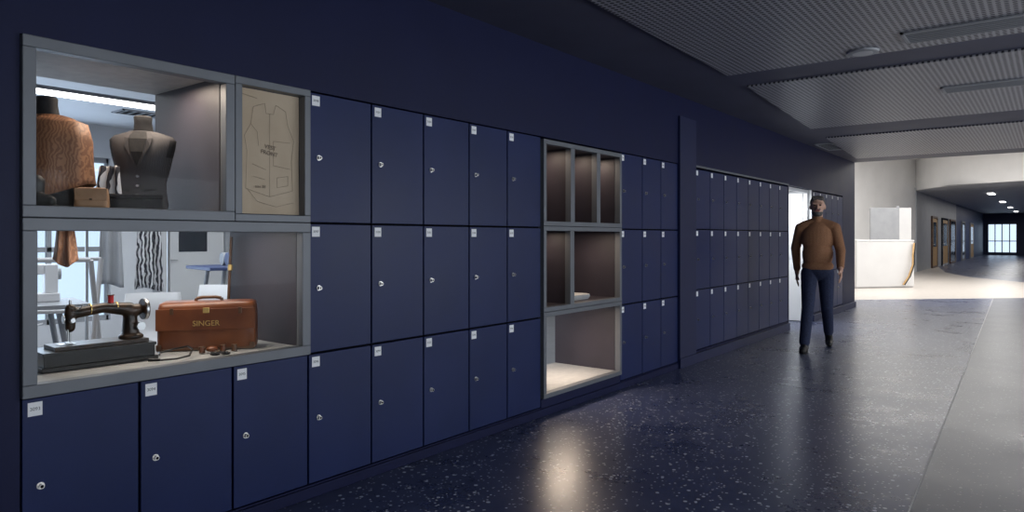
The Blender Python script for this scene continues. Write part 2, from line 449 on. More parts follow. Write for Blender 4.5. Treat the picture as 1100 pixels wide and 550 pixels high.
# pattern paper
pp = empty('sewing_pattern_sheet')
a, b, z0, z1 = yB+.036, yC-.036, 1.409, 1.99
p = MB(); n = 10
vs = []
for i in range(n+1):
    for j in range(n+1):
        vs.append((-.026+.004*math.sin(i*1.3)*math.sin(j*.9+1), a+(b-a)*i/n, z0+(z1-z0)*j/n))
p.add(vs, [(i*(n+1)+j, (i+1)*(n+1)+j, (i+1)*(n+1)+j+1, i*(n+1)+j+1) for i in range(n) for j in range(n)], 'paper', True)
p.build('paper', pp)
ln = MB()
def P(u, v): return (-.0205, a+(b-a)*u, z0+(z1-z0)*v)
strokes = [
 [(.12,.2),(.14,.5),(.10,.62),(.2,.72),(.24,.86),(.42,.9),(.44,.82),(.56,.82),(.6,.9),(.76,.86),(.8,.74),(.9,.62),(.86,.45),(.88,.2),(.5,.14),(.12,.2)],
 [(.2,.72),(.3,.66),(.32,.55)], [(.5,.82),(.5,.14)], [(.56,.6),(.84,.6)], [(.56,.6),(.56,.4),(.84,.38)],
 [(.22,.4),(.44,.36)], [(.24,.3),(.42,.28)], [(.62,.3),(.8,.32),(.8,.24),(.62,.22),(.62,.3)],
 [(.06,.95),(.3,.93)], [(.14,.2),(.3,.1),(.6,.06),(.9,.1)]]
for stn in strokes:
    ln.tube([P(*q) for q in stn], .0006, 'pencil', 5)
ln.build('drawn_lines', pp)
text('lettering', 'VEST\nFRONT', .028, P(.5, .52), (rad(90), rad(8), rad(90)), 'pencil', pp, .0002)
text('lettering_small', 'size 38', .020, P(.35, .22), (rad(90), 0, rad(90)), 'pencil', pp, .0002)

# ------------------------------------------------------------ display case (middle)
dm = empty('display_case.001')
y0, y1 = 4.066, 5.213
zz = [.127, .754, 1.381, 2.012]
fr = MB(); t = .034
th = (y1-y0)/3
ring(fr, y0, y1, zz[0], zz[1]-.001, t, X0, X1, 'frame')
ring(fr, y0, y1, zz[1]+.001, zz[2]-.001, t, X0, X1, 'frame')
fr.box(X0, X1, y0+th-t, y0+th+t*.6, zz[1]+t, zz[2]-t, 'frame')
ring(fr, y0, y1, zz[2]+.001, zz[3], t, X0, X1, 'frame')
for k in (1, 2): fr.box(X0, X1, y0+k*th-t*.8, y0+k*th+t*.8, zz[2]+t, zz[3]-t, 'frame')
fr.build('frame', dm, bevel=.003)
ins = MB()
for j in range(3):
    ins.box(-.645, X0-.001, y1-t-.002, y1-.010, zz[j]+.01, zz[j+1]-.01, 'case_in')
    ins.box(-.645, X0-.001, y0+.010, y0+t+.002, zz[j]+.01, zz[j+1]-.01, 'case_in')
    ins.box(-.645, X0-.001, y0+.035, y1-.035, zz[j]+.002, zz[j]+t, 'shelf' if j == 0 else 'case_in')
    ins.box(-.645, X0-.001, y0+.035, y1-.035, zz[j+1]-t, zz[j+1]-.002, 'case_in')
    if j: ins.box(-.645, -.63, y0+.035, y1-.035, zz[j]+t, zz[j+1]-t, 'case_in')
ins.box(-.63, X0-.001, y0+th-.015, y0+th+.006, zz[1]+t, zz[2]-t, 'case_in')
for k in (1, 2): ins.box(-.63, X0-.001, y0+k*th-.012, y0+k*th+.012, zz[2]+t, zz[3]-t, 'case_in')
ins.build('lining', dm)
bx = MB(); bx.loft([(0,.14,.20,0,0),(.02,.15,.21,0,0),(.04,.148,.208,0,0),(.045,.13,.19,0,0)], 'shelf', 40, p=8)
bx.build('display_plinth', loc=(-.25, y0+th+.27, zz[1]+t+.001))
st_ = MB(); st_.tube([(-.60, 4.90, .165), (-.60, 4.915, .5), (-.60, 4.92, .70)], [.012,.010,.008], 'wood', 12); st_.build('wooden_rod')

# ------------------------------------------------------------ case contents
SZ = 1.415
def mannequin(name, loc, rz, sc, k, kf, wide=1.0):
    e = empty(name, loc, rz); e.scale = (sc,)*3
    m = MB()
    m.loft([(0,.100*wide,.078,0,0),(.03,.108*wide,.082,0,0),(.09,.100*wide,.074,0,0),(.14,.098*wide,.074,0,0),(.20,.114*wide,.086,0,-.004),(.26,.128*wide,.092,0,-.008),
            (.31,.138*wide,.086,0,-.004),(.345,.142*wide,.070,0,0),(.365,.125*wide,.058,0,.004),(.378,.095,.050,0,.006),(.388,.060,.044,0,.004)], k, 48, kf=kf)
    m.build('torso', e, weld=True)
    n = MB(); n.loft([(.375,.055,.046,0,.004),(.395,.043,.040,0,.002),(.43,.039,.037,0,-.002),(.455,.041,.039,0,-.004),(.462,.036,.034,0,-.004)], 'blackm', 32)
    n.build('neck_cap', e, weld=True)
    return e
def vest(cc):
    if abs(cc.x) > .122 and .24 < cc.z < .34: return 'blackm'
    return 'tweed'
v = mannequin('dress_form', (-.33, 1.43, SZ), rad(50), .93, 'tweed', vest, wide=1.05)
bt = MB()
for i in range(4): bt.cyl((0, -.083, .03+i*.045), (0, -.097, .03+i*.045), .006, .005, 'steel', 12)
for sx in (-1, 1):
    bt.box(-.03, .03, -.0015, .0015, -.005, .005, 'blackm', mtx=Matrix.Translation((sx*.055, -.088, .10)) @ Matrix.Rotation(sx*rad(28), 4, 'Z') @ Matrix.Rotation(sx*rad(-10), 4, 'Y'))
bt.add([(0,-.1005,.215),(.028,-.100,.28),(.040,-.082,.345),(.030,-.05,.384),(-.030,-.05,.384),(-.040,-.082,.345),(-.028,-.100,.28)], [(0,1,2,5,6),(2,3,4,5)], 'blackm')
for sx in (-1, 1):
    bt.add([(sx*.002,-.1025,.20),(sx*.030,-.1030,.26),(sx*.056,-.094,.31),(sx*.062,-.072,.352),(sx*.046,-.050,.384),(sx*.030,-.053,.386),(sx*.040,-.086,.345),(sx*.027,-.103,.28)],
           [(0,1,7),(1,2,6,7),(2,3,6),(3,4,5,6)], 'tweed')
bt.build('buttons_and_lapels', v)
c2 = mannequin('dress_form.001', (-.36, 1.06, SZ), rad(45), 1.0, 'cape', lambda c: 'cape' if c.z > .10 else 'blackm', wide=.95)
cp = MB(); seg = 60
vs = []; R = [(.375,.085,.06),(.35,.150,.082),(.28,.165,.110),(.20,.165,.120),(.12,.170,.128),(.075,.172,.13)]
for j, (z, rx, ry) in enumerate(R):
    for i in range(seg):
        tt = 2*math.pi*i/seg; wv = 1+.045*(j/5)*math.sin(tt*9)
        vs.append((rx*wv*math.cos(tt), ry*wv*math.sin(tt), z + (.03*math.cos(tt*2) if j == 5 else 0)))
cp.add(vs, [(j*seg+i, j*seg+(i+1) % seg, (j+1)*seg+(i+1) % seg, (j+1)*seg+i) for j in range(5) for i in range(seg)], 'cape', True)
o = cp.build('cape', c2); sd = o.modifiers.new('sol', 'SOLIDIFY'); sd.thickness = .004
cl = MB(); cl.tube([(0,-.062,.375),(-.02,-.11,.30),(-.015,-.128,.2),(-.02,-.136,.085)], .004, 'wood', 8)
cl.build('cape_opening', c2)

def drape(name, mat, w, h, waves, amp, loc, rz, tilt=0, ny=24, nz=20, seed=0):
    m = MB(); vs = []
    for i in range(ny+1):
        for j in range(nz+1):
            u = i/ny; v_ = j/nz
            a_ = amp*(1-.5*v_)
            vs.append(((u-.5)*w*(1-.35*v_), a_*math.sin(u*waves*6.283+seed)+a_*.5*math.sin(u*waves*2.7+v_*4), h*v_ + .02*math.sin(u*5+seed)*(1-v_)))
    m.add(vs, [(i*(nz+1)+j, (i+1)*(nz+1)+j, (i+1)*(nz+1)+j+1, i*(nz+1)+j+1) for i in range(ny) for j in range(nz)], mat, True)
    o = m.build(name, loc=loc); o.rotation_euler = (tilt, 0, rz)
    sd = o.modifiers.new('sol', 'SOLIDIFY'); sd.thickness = .003
    return o
drape('patterned_scarf', 'zebra', .12, .17, 3, .016, (-.25, 1.245, SZ+.022), rad(50), seed=1, tilt=rad(-10))
def boot(name, loc, rz, k):
    e = empty(name, loc, rz)
    blob('upper', [('c',(0,.02,.045),(0,.02,.11),.034,.038,k), ('c',(0,.02,.035),(0,-.09,.028),.033,.026,k), ('c',(0,-.09,.027),(0,-.13,.024),.027,.020,k)], .005, 3, parent=e)
    m = MB(); m.loft([(0,.034,.10,0,-.05),(.010,.036,.103,0,-.05)], 'shoe', 32); m.box(-.026,.026,.0,.05,0,.014,'shoe'); m.build('sole', e)
    return e
bo = boot('ankle_boot', (-.155, .965, SZ), rad(98), 'shoe'); bo.scale = (.75, .75, .85)
e = empty('leather_satchel', (-.12, 1.14, SZ), rad(62))
m = MB(); m.loft([(0,.056,.034,0,0),(.01,.060,.038,0,0),(.05,.058,.034,0,0),(.078,.054,.024,0,0),(.082,.045,.018,0,0)], 'tan', 40, p=6); m.build('body', e, weld=True)
m = MB(); m.box(-.056,.056,-.040,-.035,.03,.078,'tan'); m.box(-.005,.005,-.043,-.038,.03,.038,'wood'); m.build('flap', e, bevel=.002)
e = empty('black_box', (-.13, 1.31, SZ), rad(66))
m = MB(); m.box(-.10,.10,-.045,.045,0,.045,'blackm'); m.box(-.103,.103,-.048,.048,.047,.062,'blackm'); m.build('box', e, bevel=.003)

# ---- sewing machine
LZ = .7655
e = empty('sewing_machine', (-.30, 1.22, LZ), rad(88))
m = MB()
m.box(-.225,.215,-.105,.105,0,.016,'black'); m.box(-.215,.205,-.095,.095,.016,.062,'black'); m.box(-.22,.21,-.1,.1,.062,.074,'black')
m.box(-.17,.19,-.07,.07,.0745,.090,'japan')
m.box(-.14,-.08,-.03,.03,.0905,.0925,'steel')
m.build('base', e, bevel=.004)
h = empty('head', (.03, 0, .088), 0, e); h.scale = (.86, .9, .92)
Z = 0
blob('body', [('c',(.13,0,Z),(.125,0,Z+.11),.042,.032,'japan'),('c',(.125,0,Z+.13),(.16,0,Z+.135),.036,.030,'japan'),
   ('c',(.12,0,Z+.14),(.0,0,Z+.155),.034,.024,'japan'),('c',(0,0,Z+.155),(-.12,0,Z+.14),.024,.026,'japan'),
   ('c',(-.145,0,Z+.145),(-.145,0,Z+.075),.026,.022,'japan'),('e',(-.145,0,Z+.165),(.024,.022,.018),'japan'),
   ('e',(.13,0,Z+.008),(.06,.05,.022),'japan')], .005, 4, parent=h)
m = MB()
m.cyl((.185,0,Z+.135),(.205,0,Z+.135),.050,.050,'japan',36); m.cyl((.190,0,Z+.135),(.200,0,Z+.135),.052,.052,'steel',36)
m.cyl((.205,0,Z+.135),(.216,0,Z+.135),.024,.020,'steel',24)
m.cyl((-.145,0,Z+.08),(-.145,0,Z+.012),.005,.004,'steel'); m.cyl((-.145,.0,Z+.20),(-.145,.0,Z+.155),.006,.006,'steel')
m.cyl((-.158,-.01,Z+.085),(-.158,-.01,Z+.015),.004,.004,'steel'); m.box(-.168,-.138,-.02,.006,Z+.006,Z+.012,'steel')
m.cyl((-.172,0,Z+.115),(-.176,0,Z+.115),.020,.020,'steel',24); m.cyl((-.145,-.024,Z+.11),(-.145,-.04,Z+.11),.014,.010,'steel',20)
m.tube([(-.13,-.02,Z+.15),(-.11,-.035,Z+.165),(-.10,-.03,Z+.18)], .003, 'steel')
m.cyl((.035,0,Z+.172),(.035,0,Z+.225),.003,.003,'steel')
m.cyl((.035,0,Z+.175),(.035,0,Z+.21),.013,.013,'red',20); m.cyl((.035,0,Z+.171),(.035,0,Z+.176),.017,.017,'wood',20); m.cyl((.035,0,Z+.21),(.035,0,Z+.214),.017,.017,'wood',20)
m.cyl((.155,-.045,Z+.06),(.155,-.065,Z+.06),.02,.02,'steel',24)
m.build('fittings', h)
d = MB()
for xx in (-.06, .06): d.cyl((xx-.002,0,Z+.152),(xx+.002,0,Z+.152),.0275,.0275,'gold',32)
d.build('decals', h)
m = MB()
pts = [(-.10,1.40,LZ+.006),(-.08,1.46,LZ+.006),(-.09,1.52,LZ+.010),(-.14,1.56,LZ+.03),(-.20,1.57,LZ+.035),(-.26,1.53,LZ+.02),(-.28,1.48,LZ+.008),(-.24,1.46,LZ+.006)]
m.tube(pts, .0045, 'black', 10); m.cyl((-.125,1.36,LZ+.009),(-.10,1.40,LZ+.007),.008,.006,'black'); m.build('power_cord')

# ---- carrying case
e = empty('sewing_machine_case', (-.31, 1.729, LZ), math.atan2(.352, .263))
m = MB(); Lh = .215
m.loft([(0,Lh,.078,0,0),(.006,Lh+.003,.08,0,0),(.15,Lh+.003,.08,0,0),(.2,Lh,.078,0,0),(.218,Lh-.004,.07,0,0),(.226,Lh-.02,.05,0,0)], 'leather', 64, p=9)
m.build('body', e, weld=True)
m = MB(); ff = -.0815
m.box(-Lh-.004,Lh+.004,ff-.004,ff+.003,.095,.195,'leather')
for sx in (-1, 1):
    m.box(sx*.205-.012, sx*.205+.012, ff-.006, ff-.001, .004, .03, 'wood')
    m.box(sx*.15-.008, sx*.15+.008, ff-.008, ff-.003, .17, .20, 'wood')
m.box(-.014,.014,ff-.009,ff-.003,.175,.20,'gold')
m.box(-Lh,Lh,ff-.003,ff,.0,.01,'wood')
m.tube([(-.06,0,.222),(-.055,0,.238),(-.03,0,.243),(.03,0,.243),(.055,0,.238),(.06,0,.222)], .008, 'wood', 12)
m.build('flap_straps_handle', e, bevel=.002)
text('lettering', 'SINGER', .036, (.0, ff-.0055, .125), (rad(90), 0, 0), 'gold', e, .0006)
e = empty('scissors', (-.10, 1.66, LZ+.006), rad(70))
m = MB()
for sx in (-1, 1):
    rt = Matrix.Rotation(sx*rad(9), 4, 'Z')
    m.add([(-.006,0,0),(.006,0,0),(.004,.06,0),(0,.085,0),(-.006,0,.003),(.006,0,.003),(.004,.06,.003),(0,.085,.002)], [(0,1,2,3),(7,6,5,4),(0,4,5,1),(1,5,6,2),(2,6,7,3),(3,7,4,0)], 'steel', mtx=rt)
    m.tube([rt @ Vector((0,0,.002)), Vector((sx*-.014,-.035,.002))], .004, 'blackm')
    m.tube([Vector((sx*-.022+.017*math.cos(a_), -.055+.022*math.sin(a_), .002)) for a_ in [k*math.pi/8 for k in range(17)]], .0045, 'blackm')
m.cyl((0,0,-.002),(0,0,.006),.005,.005,'gold'); m.build('blades_and_handles', e)
for i, (x, y, k) in enumerate(((-.17,1.62,'leather'),(-.12,1.75,'wood'),(-.15,1.71,'leather'))):
    m = MB(); m.cyl((0,0,0),(0,0,.005),.014,.014,'wood'); m.cyl((0,0,.005),(0,0,.025),.011,.011,k); m.cyl((0,0,.025),(0,0,.03),.014,.014,'wood')
    m.build('thread_spool', loc=(x, y, LZ))
blob('pin_cushion', [('e',(-.165,1.665,LZ+.014),(.026,.026,.014),'leather')], .004, 1)
m = MB(); m.tube([(-.60,1.985,LZ),(-.60,2.0,1.1),(-.60,2.01,1.30)], .008, 'wood', 10); m.cyl((-.6,2.003,1.12),(-.6,2.005,1.15),.012,.012,'gold'); m.build('wooden_pole')
m = MB(); m.tube([(-.50,1.99,LZ+.16),(-.52,1.992,LZ+.12),(-.50,1.99,LZ+.05),(-.52,1.99,LZ+.0)], .007, 'gold', 10); m.build('brass_hook')
drape('reflection_drape', 'cape', .10, .15, 2, .018, (-.52, 1.18, 1.185), rad(60), seed=2)  # added cloth shape standing in for the bust's reflection

# ------------------------------------------------------------ sewing room behind
H2 = 2.70
w = MB()
w.box(-6.7, -6.5, -1, -.2, 0, H2, 'room'); w.box(-6.7, -6.5, 3.75, 14.1, 0, H2, 'room')
w.box(-6.7, -6.5, -.2, 3.75, 0, .25, 'room'); w.box(-6.7, -6.5, -.2, 3.75, 2.3, H2, 'room'); w.build('wall_sewing_room_back')
w = MB(); w.box(-6.7, -.65, -1.2, -1, 0, H2, 'room'); w.build('wall_sewing_room_side')
w = MB(); w.box(-9, -.65, 14.0, 14.13, 0, 4.2, 'white'); w.build('wall_sewing_room_end')
c = MB(); c.box(-6.7, -.65, -1.2, 14.1, H2, H2+.05, 'room'); c.build('ceiling_sewing_room')
g = MB()
for i in range(7):
    yy = -.2+i*3.95/6; g.box(-6.62,-6.56,yy-.025,yy+.025,.25,2.3,'greyp')
for z_ in (.28, 1.15, 2.27): g.box(-6.62,-6.56,-.2,3.75,z_-.03,z_+.03,'greyp')
g.box(-6.6,-6.595,-.2,3.75,.3,2.25,'glass'); g.build('window_5')
d = MB(); d.box(-6.5+.001,-6.46,4.35,5.25,.0,2.1,'offwhite'); ring(d,4.27,5.33,0,2.18,.07,-6.499,-6.44,'greyp'); d.box(-6.46,-6.455,4.6,5.0,1.1,1.9,'dark'); d.tube([(-6.46,4.45,1.0),(-6.42,4.45,1.0),(-6.42,4.57,1.0)],.01,'steel'); d.build('door_1')
for (x, y, l, hz) in ((-3.35, 2.9, 5.0, 2.46), (-3.9, 9.0, 4.0, 2.46), (-2.0, 9.0, 3.0, 2.46)):
    m = MB(); m.box(x-.04,x+.04,y-l/2,y+l/2,hz-.03,hz,'lamp'); m.box(x-.05,x+.05,y-l/2-.02,y+l/2+.02,hz,hz+.03,'greyp')
    for s_ in (-1, 1): m.cyl((x, y+s_*l*.35, hz+.03), (x, y+s_*l*.35, H2-.001), .006, .006, 'greyp', 8)
    m.build('strip_light')
vent(-5.2, 3.6, .3, .6, 'ceiling_vent', H2-.001)
def table(name, loc, rz, lx, ly, h, k):
    e = empty(name, loc, rz); m = MB()
    m.box(-lx/2,lx/2,-ly/2,ly/2,h-.035,h,k)
    for sx in (-1, 1):
        for sy in (-1, 1):
            m.cyl((sx*(lx/2-.08),sy*(ly/2-.06),0),(sx*(lx/2-.2),sy*(ly/2-.14),h-.03),.02,.022,'greyp',12)
        m.cyl((sx*(lx/2-.14),-ly/2+.1,.25),(sx*(lx/2-.14),ly/2-.1,.25),.014,.014,'greyp',10)
    m.build('top_and_legs', e, bevel=.004)
table('work_table', (-3.5, 1.6, 0), rad(80), 1.4, .7, .78, 'greyp')
table('work_table.001', (-4.3, 4.6, 0), rad(80), 1.6, .8, .98, 'blueish')
table('work_table.002', (-1.9, .3, 0), rad(20), 1.2, .7, .74, 'offwhite')
def chair(name, loc, rz):
    e = empty(name, loc, rz); m = MB(); vs = []; n = 12
    prof = [(-.22,.46),(-.1,.445),(.08,.45),(.18,.475),(.22,.55),(.235,.68),(.26,.84)]
    for (yy, z_) in prof:
        for i in range(n+1):
            u = i/n*2-1
            wd = .23 if z_ < .5 else .23-.03*(z_-.5)*3
            vs.append((u*wd, yy-.04*u*u*(1 if z_ > .5 else 0), z_+.035*u*u*(1 if z_ < .5 else 0)))
    m.add(vs, [(j*(n+1)+i,j*(n+1)+i+1,(j+1)*(n+1)+i+1,(j+1)*(n+1)+i) for j in range(6) for i in range(n)], 'chair', True)
    o = m.build('shell', e); sd = o.modifiers.new('s', 'SOLIDIFY'); sd.thickness = .012
    l = MB()
    for sx in (-1, 1):
        for sy in (-1, 1): l.cyl((sx*.14,sy*.13,.44),(sx*.21,sy*.21,0),.012,.010,'steel',10)
    l.build('legs', e)
chair('chair', (-2.75, 2.55, 0), rad(60)); chair('chair.001', (-4.7, 2.1, 0), rad(200)); chair('chair.002', (-3.3, 3.3, 0), rad(30))
e = empty('folding_trestle', (-2.3, 1.62, 0), rad(55)); m = MB()
for sx in (-.35, .35):
    m.cyl((sx,-.28,0),(sx,.12,1.15),.016,.016,'chair',10); m.cyl((sx,.28,0),(sx,-.12,1.15),.016,.016,'chair',10)
for (yy, zz_) in ((-.12,1.15),(.12,1.15),(-.2,.23),(.2,.23),(0,.81)): m.cyl((-.35,yy,zz_),(.35,yy,zz_),.013,.013,'chair',10)
m.build('frame', e)
e = empty('fabric_rolls', (-4.3, 4.6, .981), rad(80)); m = MB()
for i, k in enumerate(('white', 'blueish', 'greyp')): m.cyl((-.5,-.2+i*.16,.075),(.5,-.2+i*.16,.075),.072,.072,k,24)
m.build('rolls', e)
e = empty('table_sewing_machine', (-3.5, 1.95, .781), rad(80)); m = MB()
m.box(-.2,.2,-.08,.08,0,.07,'chair'); m.box(.1,.19,-.06,.06,.07,.30,'chair'); m.box(-.19,.1,-.05,.05,.22,.30,'chair'); m.box(-.19,-.11,-.05,.05,.13,.22,'chair')
m.cyl((.19,0,.22),(.215,0,.22),.045,.045,'greyp',24); m.cyl((-.15,0,.13),(-.15,0,.075),.005,.005,'steel'); m.build('machine', e, bevel=.008)
e = empty('desk_lamp', (-3.45, 1.25, .781), rad(80)); m = MB()
m.cyl((0,0,0),(0,0,.02),.08,.08,'dark',28); m.tube([(0,0,.02),(.05,0,.35),(.30,0,.55)],.01,'dark',10); m.cyl((.30,0,.56),(.36,0,.46),.03,.075,'dark',24); m.build('lamp', e)
e = empty('garment_rack', (-4.2, 3.0, 0), rad(70)); m = MB()
for sx in (-.35, .35): m.cyl((sx,0,.02),(sx,0,1.75),.014,.014,'steel'); m.cyl((sx,-.22,.03),(sx,.22,.03),.014,.014,'steel')
m.cyl((-.35,0,1.75),(.35,0,1.75),.014,.014,'steel'); m.build('rail', e)
o = drape('hanging_fabric', 'zebra', .26, .95, 3, .03, (.18,0,.78), 0); o.parent = e
o = drape('hanging_coat', 'greyp', .22, .9, 2, .03, (-.15,0,.83), 0); o.parent = e

# recess glass door (doorway in locker wall)
e = empty('door_2'); m = MB()
for yy in (10.035, 11.135): m.box(-.10,-.05,yy,yy+.05,0,2.025,'white')
m.box(-.10,-.05,10.085,11.135,1.98,2.025,'white')
m.build('frame', e)
m = MB(); m.box(-.60,-.11,11.12,11.15,.01,1.97,'white'); m.box(-.54,-.17,11.115,11.12,.95,1.85,'room'); m.tube([(-.17,11.12,.95),(-.17,11.08,.95),(-.17,11.08,1.15),(-.17,11.12,1.15)],.01,'steel'); m.build('leaf', e, bevel=.003)
m = MB(); m.box(-.645,-.001,11.192,11.199,0,2.028,'white'); m.box(-.645,-.001,10.031,10.034,0,2.028,'white'); m.build('trim_3')

# ------------------------------------------------------------ atrium and far corridor
def curtain(name, pts, z0, z1, k, th=.15):
    m = MB(); n = len(pts)
    offs = []
    for i in range(n):
        a_ = Vector(pts[max(i-1,0)]); b_ = Vector(pts[min(i+1,n-1)]); d_ = (b_-a_).normalized(); offs.append(Vector(pts[i])+Vector((-d_.y, d_.x))*th)
    vs = [(p[0],p[1],z0) for p in pts]+[(p[0],p[1],z1) for p in pts]+[(p[0],p[1],z0) for p in offs]+[(p[0],p[1],z1) for p in offs]
    fs = []
    for i in range(n-1):
        fs += [(i,i+1,n+i+1,n+i),(2*n+i+1,2*n+i,3*n+i,3*n+i+1),(i,2*n+i,2*n+i+1,i+1),(n+i,n+i+1,3*n+i+1,3*n+i)]
    fs += [(0,n,3*n,2*n),(n-1,3*n-1,4*n-1,2*n-1)]
    m.add(vs, fs, k, False); o = m.build(name)
    return o
def bez(p0, p1, p2, n=16):
    return [((1-t)**2*p0[0]+2*t*(1-t)*p1[0]+t*t*p2[0], (1-t)**2*p0[1]+2*t*(1-t)*p1[1]+t*t*p2[1]) for t in [i/n for i in range(n+1)]]
curtain('wall_atrium_back', bez((-9, 20.5), (-3.2, 22.5), (-1.1, 29.6)), 0, 4.3, 'white')
curtain('wall_bulkhead', bez((-1.1, 29.6), (-.2, 26.8), (3.5, 26.2))+[(8, 26.0)], 3.05, 4.3, 'white')
c = MB(); c.box(-9, 8.2, 14.13, 36, 4.2, 4.3, 'white'); c.build('ceiling_atrium')
w = MB(); w.box(-.65, 7.2, 14.0, 14.129, CH+.05, 4.2, 'white'); w.build('wall_atrium_front')
w = MB(); w.box(8, 8.2, 14.13, 27, 0, 4.3, 'offwhite'); w.box(7, 8.2, 14.0, 14.13, 0, 4.3, 'offwhite'); w.build('wall_atrium_right')
w = MB(); w.box(-9.2, -9, 14, 22, 0, 4.3, 'white'); w.build('wall_atrium_left')
c = MB(); c.box(-1.3, 4, 29.5, 64, 3.05, 3.15, 'corr'); c.add([(-.9,29.5,3.051),(.2,27.2,3.051),(3.5,26.2,3.051),(8,26,3.051),(8,29.5,3.051)],[(0,1,2,3,4)],'corr')
for yy in (33, 41, 49, 57): c.box(.9,1.1,yy,yy+1.2,3.03,3.05,'lamp')
c.build('ceiling_corridor')
w = MB(); w.box(-1.3, -1.1, 29.8, 43.5, 0, 3.05, 'corr'); w.box(-1.3, -1.1, 43.5, 64, 0, 3.05, 'blueish'); w.build('wall_corridor_left')
w = MB(); w.box(3.5, 3.7, 28, 64, 0, 3.05, 'blueish'); w.box(3.5, 8.2, 27.2, 28, 0, 3.05, 'offwhite'); w.build('wall_corridor_right')
w = MB(); w.box(-1.1, -.85, 62, 62.2, 0, 3.05, 'blueish'); w.box(.9, 3.5, 62, 62.2, 0, 3.05, 'blueish'); w.box(-.85,.9,62,62.2,2.3,3.05,'blueish'); w.box(-.85,.9,62,62.2,0,.15,'blueish'); w.build('wall_corridor_end')
g = MB()
for xx in (-.85,-.42,.0,.45,.87): g.box(xx,xx+.06,61.95,62.0,.15,2.3,'dark')
for z_ in (.15, 1.0, 2.25): g.box(-.85,.93,61.95,62.0,z_,z_+.06,'dark')
g.build('window_6')
def cdoor(name, a_, b_, k, k2):
    d = MB(); d.box(-1.099,-1.05,a_,b_,0,2.1,k)
    ring(d, a_-.08, b_+.08, 0, 2.2, .08, -1.099, -1.03, k2)
    d.box(-1.05,-1.045,a_+.25,b_-.25,.9,1.95,'dark'); d.tube([(-1.05,a_+.12,1.0),(-1.0,a_+.12,1.0),(-1.0,a_+.3,1.0)],.015,'steel'); d.build(name)
cdoor('door_3', 33.8, 35.3, 'amber', 'wood'); cdoor('door_4', 37.2, 39.2, 'amber', 'dark'); cdoor('door_5', 40.3, 42.5, 'dark', 'wood'); cdoor('door_6', 46, 47.5, 'dark', 'greyp'); cdoor('door_7', 51, 53, 'amber', 'greyp')
ang = math.atan2(1.3, 1.1)
e = empty('reception_counter', (-.45, 19.85, 0), ang)
m = MB(); m.box(-.85,.85,0,.7,.03,1.20,'white'); m.box(-.86,.86,-.01,.71,1.20,1.23,'white'); m.box(-.84,.84,.02,.68,0,.03,'offwhite'); m.build('body', e, bevel=.01)
m = MB(); m.tube([(.80,-.05,1.15),(.72,-.1,.85),(.70,-.12,.6),(.60,-.1,.3),(.45,-.08,.08)],.022,'amber',10); m.tube([(.84,-.05,1.15),(.76,-.1,.85),(.74,-.12,.6),(.64,-.1,.3),(.49,-.08,.08)],.02,'dark',10); m.build('rope_rail', e)
e = empty('partition_screen', (-.75, 22.4, 0), rad(42))
m = MB(); m.box(-.60,.20,0,.06,0,2.15,'greyp'); m.box(.26,.62,0,.05,0,2.15,'offwhite'); ring(m, -.002, .062, 0, 2.2, .05, .2, .26, 'greyp'); m.build('panels', e, bevel=.004)

# ------------------------------------------------------------ the man (mid-stride)
e = empty('walking_man', (.766, 8.50, 0), rad(14))
S = 'sweater'; J = 'jeans'; K = 'skin'; Hh = 'hair'
pr = [
 ('e',(0,.0,1.29),(.180,.122,.20),S), ('e',(0,-.005,1.10),(.165,.122,.20),S), ('e',(0,.0,.965),(.172,.128,.085),S),
 ('c',(-.155,.01,1.42),(.155,-.005,1.42),.062,.062,S), ('c',(-.02,.012,1.478),(-.14,.012,1.435),.054,.055,S), ('c',(.02,.008,1.478),(.14,.0,1.435),.054,.055,S),
 ('c',(0,.012,1.49),(0,.008,1.515),.066,.060,S),
 ('c',(.182,-.005,1.405),(.240,-.04,1.15),.064,.054,S), ('c',(.240,-.04,1.15),(.235,-.20,.965),.054,.040,S),
 ('c',(-.182,.015,1.405),(-.240,.15,1.17),.064,.054,S), ('c',(-.240,.15,1.17),(-.225,.15,.93),.054,.040,S),
 ('e',(0,0,.90),(.158,.116,.11),J),
 ('c',(-.088,-.02,.88),(-.10,-.20,.51),.094,.068,J), ('c',(-.10,-.20,.51),(-.135,-.26,.11),.068,.058,J),
 ('c',(.088,.01,.88),(.10,.09,.49),.094,.068,J), ('c',(.10,.09,.49),(.12,.36,.17),.068,.056,J),
 ('c',(-.135,-.24,.046),(-.145,-.36,.042),.046,.046,'shoe'), ('c',(-.145,-.36,.040),(-.152,-.435,.032),.046,.034,'shoe'), ('c',(-.135,-.255,.09),(-.135,-.26,.06),.045,.045,'shoe'),
 ('c',(.122,.395,.125),(.125,.29,.046),.044,.044,'shoe'), ('c',(.125,.29,.042),(.128,.215,.032),.044,.032,'shoe'), ('c',(.12,.37,.15),(.12,.38,.12),.045,.045,'shoe'),
 ('c',(0,.015,1.50),(0,.0,1.60),.056,.056,K),
 ('e',(0,.012,1.672),(.076,.096,.096),K), ('e',(0,-.022,1.610),(.058,.072,.066),K),
 ('c',(0,-.090,1.665),(0,-.108,1.635),.010,.014,K), ('e',(-.078,.012,1.650),(.012,.021,.031),K), ('e',(.078,.012,1.650),(.012,.021,.031),K),
 ('c',(-.045,-.076,1.690),(.045,-.076,1.690),.012,.012,K),
 ('e',(0,.038,1.702),(.083,.094,.084),Hh), ('c',(-.04,-.040,1.750),(.04,-.040,1.750),.028,.028,Hh),
 ('e',(0,-.026,1.582),(.058,.066,.045),Hh), ('c',(-.028,-.089,1.620),(.028,-.089,1.620),.007,.007,Hh),
 ('c',(-.020,-.097,1.607),(.020,-.097,1.607),.0075,.0075,'lip'),
 ('e',(-.031,-.080,1.668),(.013,.010,.006),'eye'), ('e',(.031,-.080,1.668),(.013,.010,.006),'eye'),
]
